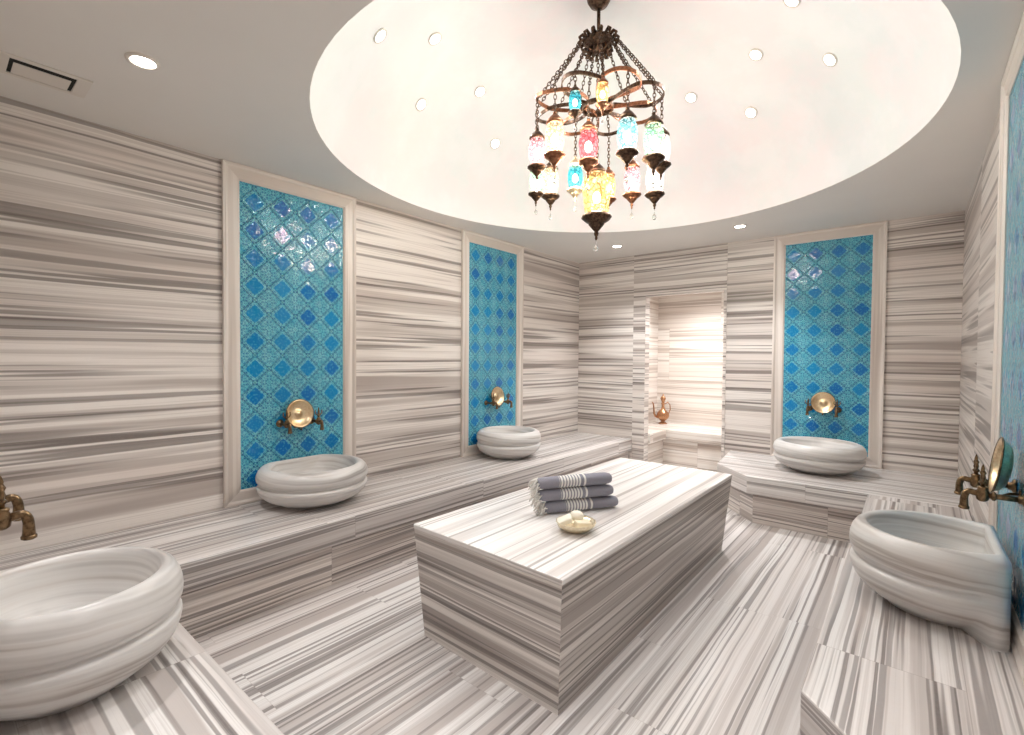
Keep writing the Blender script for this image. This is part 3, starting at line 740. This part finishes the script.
towel('rolled grey towel with white stripes, bottom of the stack on the stone', (bc.x, bc.y, ZT+.0385), ta, 1)
towel('rolled grey towel with white stripes, middle of the stack on the stone', (bc.x-.034*dx, bc.y-.034*dy, ZT+.0385+.0725), ta, 2)
towel('rolled grey towel with white stripes, topmost of the stack on the stone', (bc.x-.045*dx, bc.y-.045*dy, ZT+.0385+.145), ta, 3)

dl = (-1.372, 2.2, ZT)
o = thing('soap_dish', dl, 'shallow pale gold shell dish holding soaps on the stone', 'dish')
m = MB(); m.lathe([(0, .001), (.05, .001), (.054, .004), (.075, .014), (.095, .032), (.104, .05), (.101, .051), (.09, .036), (.07, .02), (.04, .012), (0, .011)], Matrix.Diagonal((1, 1, 1, 1)), 48, 16, .022)
m.build('shell', M['gold'], o, (0, 0, 0))
m = MB(); m.lathe([(.101, .049), (.106, .050), (.106, .054), (.101, .053)], Matrix(), 48, 16, .022); m.build('rim', M['gold'], o, (0, 0, 0))
def soap(label, c, rz, tilt, size, mat, rnd=False):
    m = MB(); n = 6
    if rnd:
        m.ball((0, 0, 0), size[0], 16, (1, .92, .72))
    else:
        x, y, z = size
        m.box((-x, -y, -z), (x, y, z))
    ob = m.build('soap_bar', mat, None, (dl[0]+c[0], dl[1]+c[1], dl[2]+c[2]), bevel=0 if rnd else .008)
    ob.rotation_euler = (tilt[0], tilt[1], rz); tag(ob, label, 'soap', 'soaps in the gold dish')
soap('pale square soap leaning at the left in the gold dish', (-.050, -.034, .052), .6, (.15, -.42), (.042, .034, .015), M['soap'][1])
soap('cream soap bar lying at the front right of the gold dish', (.036, .010, .040), ta, (0, .1), (.044, .028, .016), M['soap'][0])
soap('round white soap ball on top of the other soaps', (-.022, .042, .064), .5, (.1, 0), (.04, 0, 0), M['soap'][1], True)

el = (-2.93, 7.15, ZA)
o = thing('ewer', el, 'small copper ewer with slim spout on the alcove bench', 'ewer')
k = 1.0
m = MB(); m.lathe([(0, 0), (.062, 0), (.066, .008), (.05, .02), (.028, .034), (.026, .042), (.05, .06), (.082, .092), (.094, .13), (.084, .168), (.056, .2), (.032, .226), (.022, .26), (.02, .29), (.03, .30), (.03, .308), (.022, .314), (.022, .34), (.038, .375), (.04, .382), (.0, .384)], Matrix(), 28)
m.build('body', M['ewer'], o, (0, 0, 0))
m = MB(); m.lathe([(.041, .382), (.042, .39), (.034, .405), (.02, .42), (.01, .428), (.013, .438), (.006, .45), (0, .452)], Matrix(), 24); m.build('lid', M['ewer'], o, (0, 0, 0))
d = Vector((-.77, -.64, 0))
m = MB(); m.tube([d*.08+Vector((0, 0, .10)), d*.115+Vector((0, 0, .115)), d*.135+Vector((0, 0, .16)), d*.14+Vector((0, 0, .25)), d*.15+Vector((0, 0, .31)), d*.165+Vector((0, 0, .325))], [.02, .017, .014, .011, .01, .012], 12); m.build('spout', M['ewer'], o, (0, 0, 0))
m = MB(); m.tube([-d*.03+Vector((0, 0, .30)), -d*.07+Vector((0, 0, .33)), -d*.105+Vector((0, 0, .29)), -d*.11+Vector((0, 0, .22)), -d*.085+Vector((0, 0, .15))], .008, 10); m.build('handle', M['ewer'], o, (0, 0, 0))

# ------------------------------------------------------------------ camera, world, view
cam = bpy.data.cameras.new('camera'); co = bpy.data.objects.new('camera', cam); C.objects.link(co)
a, bp, cr = RAD(39.6432), RAD(-1.2427), RAD(.42245)
r0 = Vector((cos(a), sin(a), 0)); f0 = Vector((-sin(a), cos(a), 0)); z0 = Vector((0, 0, 1))
F = f0*cos(bp)+z0*sin(bp); U = z0*cos(bp)-f0*sin(bp)
R_ = r0*cos(cr)+U*sin(cr); U2 = U*cos(cr)-r0*sin(cr)
co.matrix_world = Matrix(((R_.x, U2.x, -F.x, 0), (R_.y, U2.y, -F.y, 0), (R_.z, U2.z, -F.z, 1.5), (0, 0, 0, 1)))
cam.sensor_fit = 'HORIZONTAL'; cam.sensor_width = 36; cam.lens = 484.977/1024*36; cam.clip_start = .02
sc.camera = co
w = bpy.data.worlds.new('world'); sc.world = w; w.use_nodes = True
w.node_tree.nodes['Background'].inputs[0].default_value = (1, 1, 1, 1); w.node_tree.nodes['Background'].inputs[1].default_value = .3
vs = sc.view_settings; vs.view_transform = 'Standard'; vs.look = 'None'; vs.gamma = 1; vs.use_curve_mapping = False
vs.exposure = 1.12
sc.cycles.use_denoising = True
sc.cycles.max_bounces = 12; sc.cycles.diffuse_bounces = 6; sc.cycles.transparent_max_bounces = 16
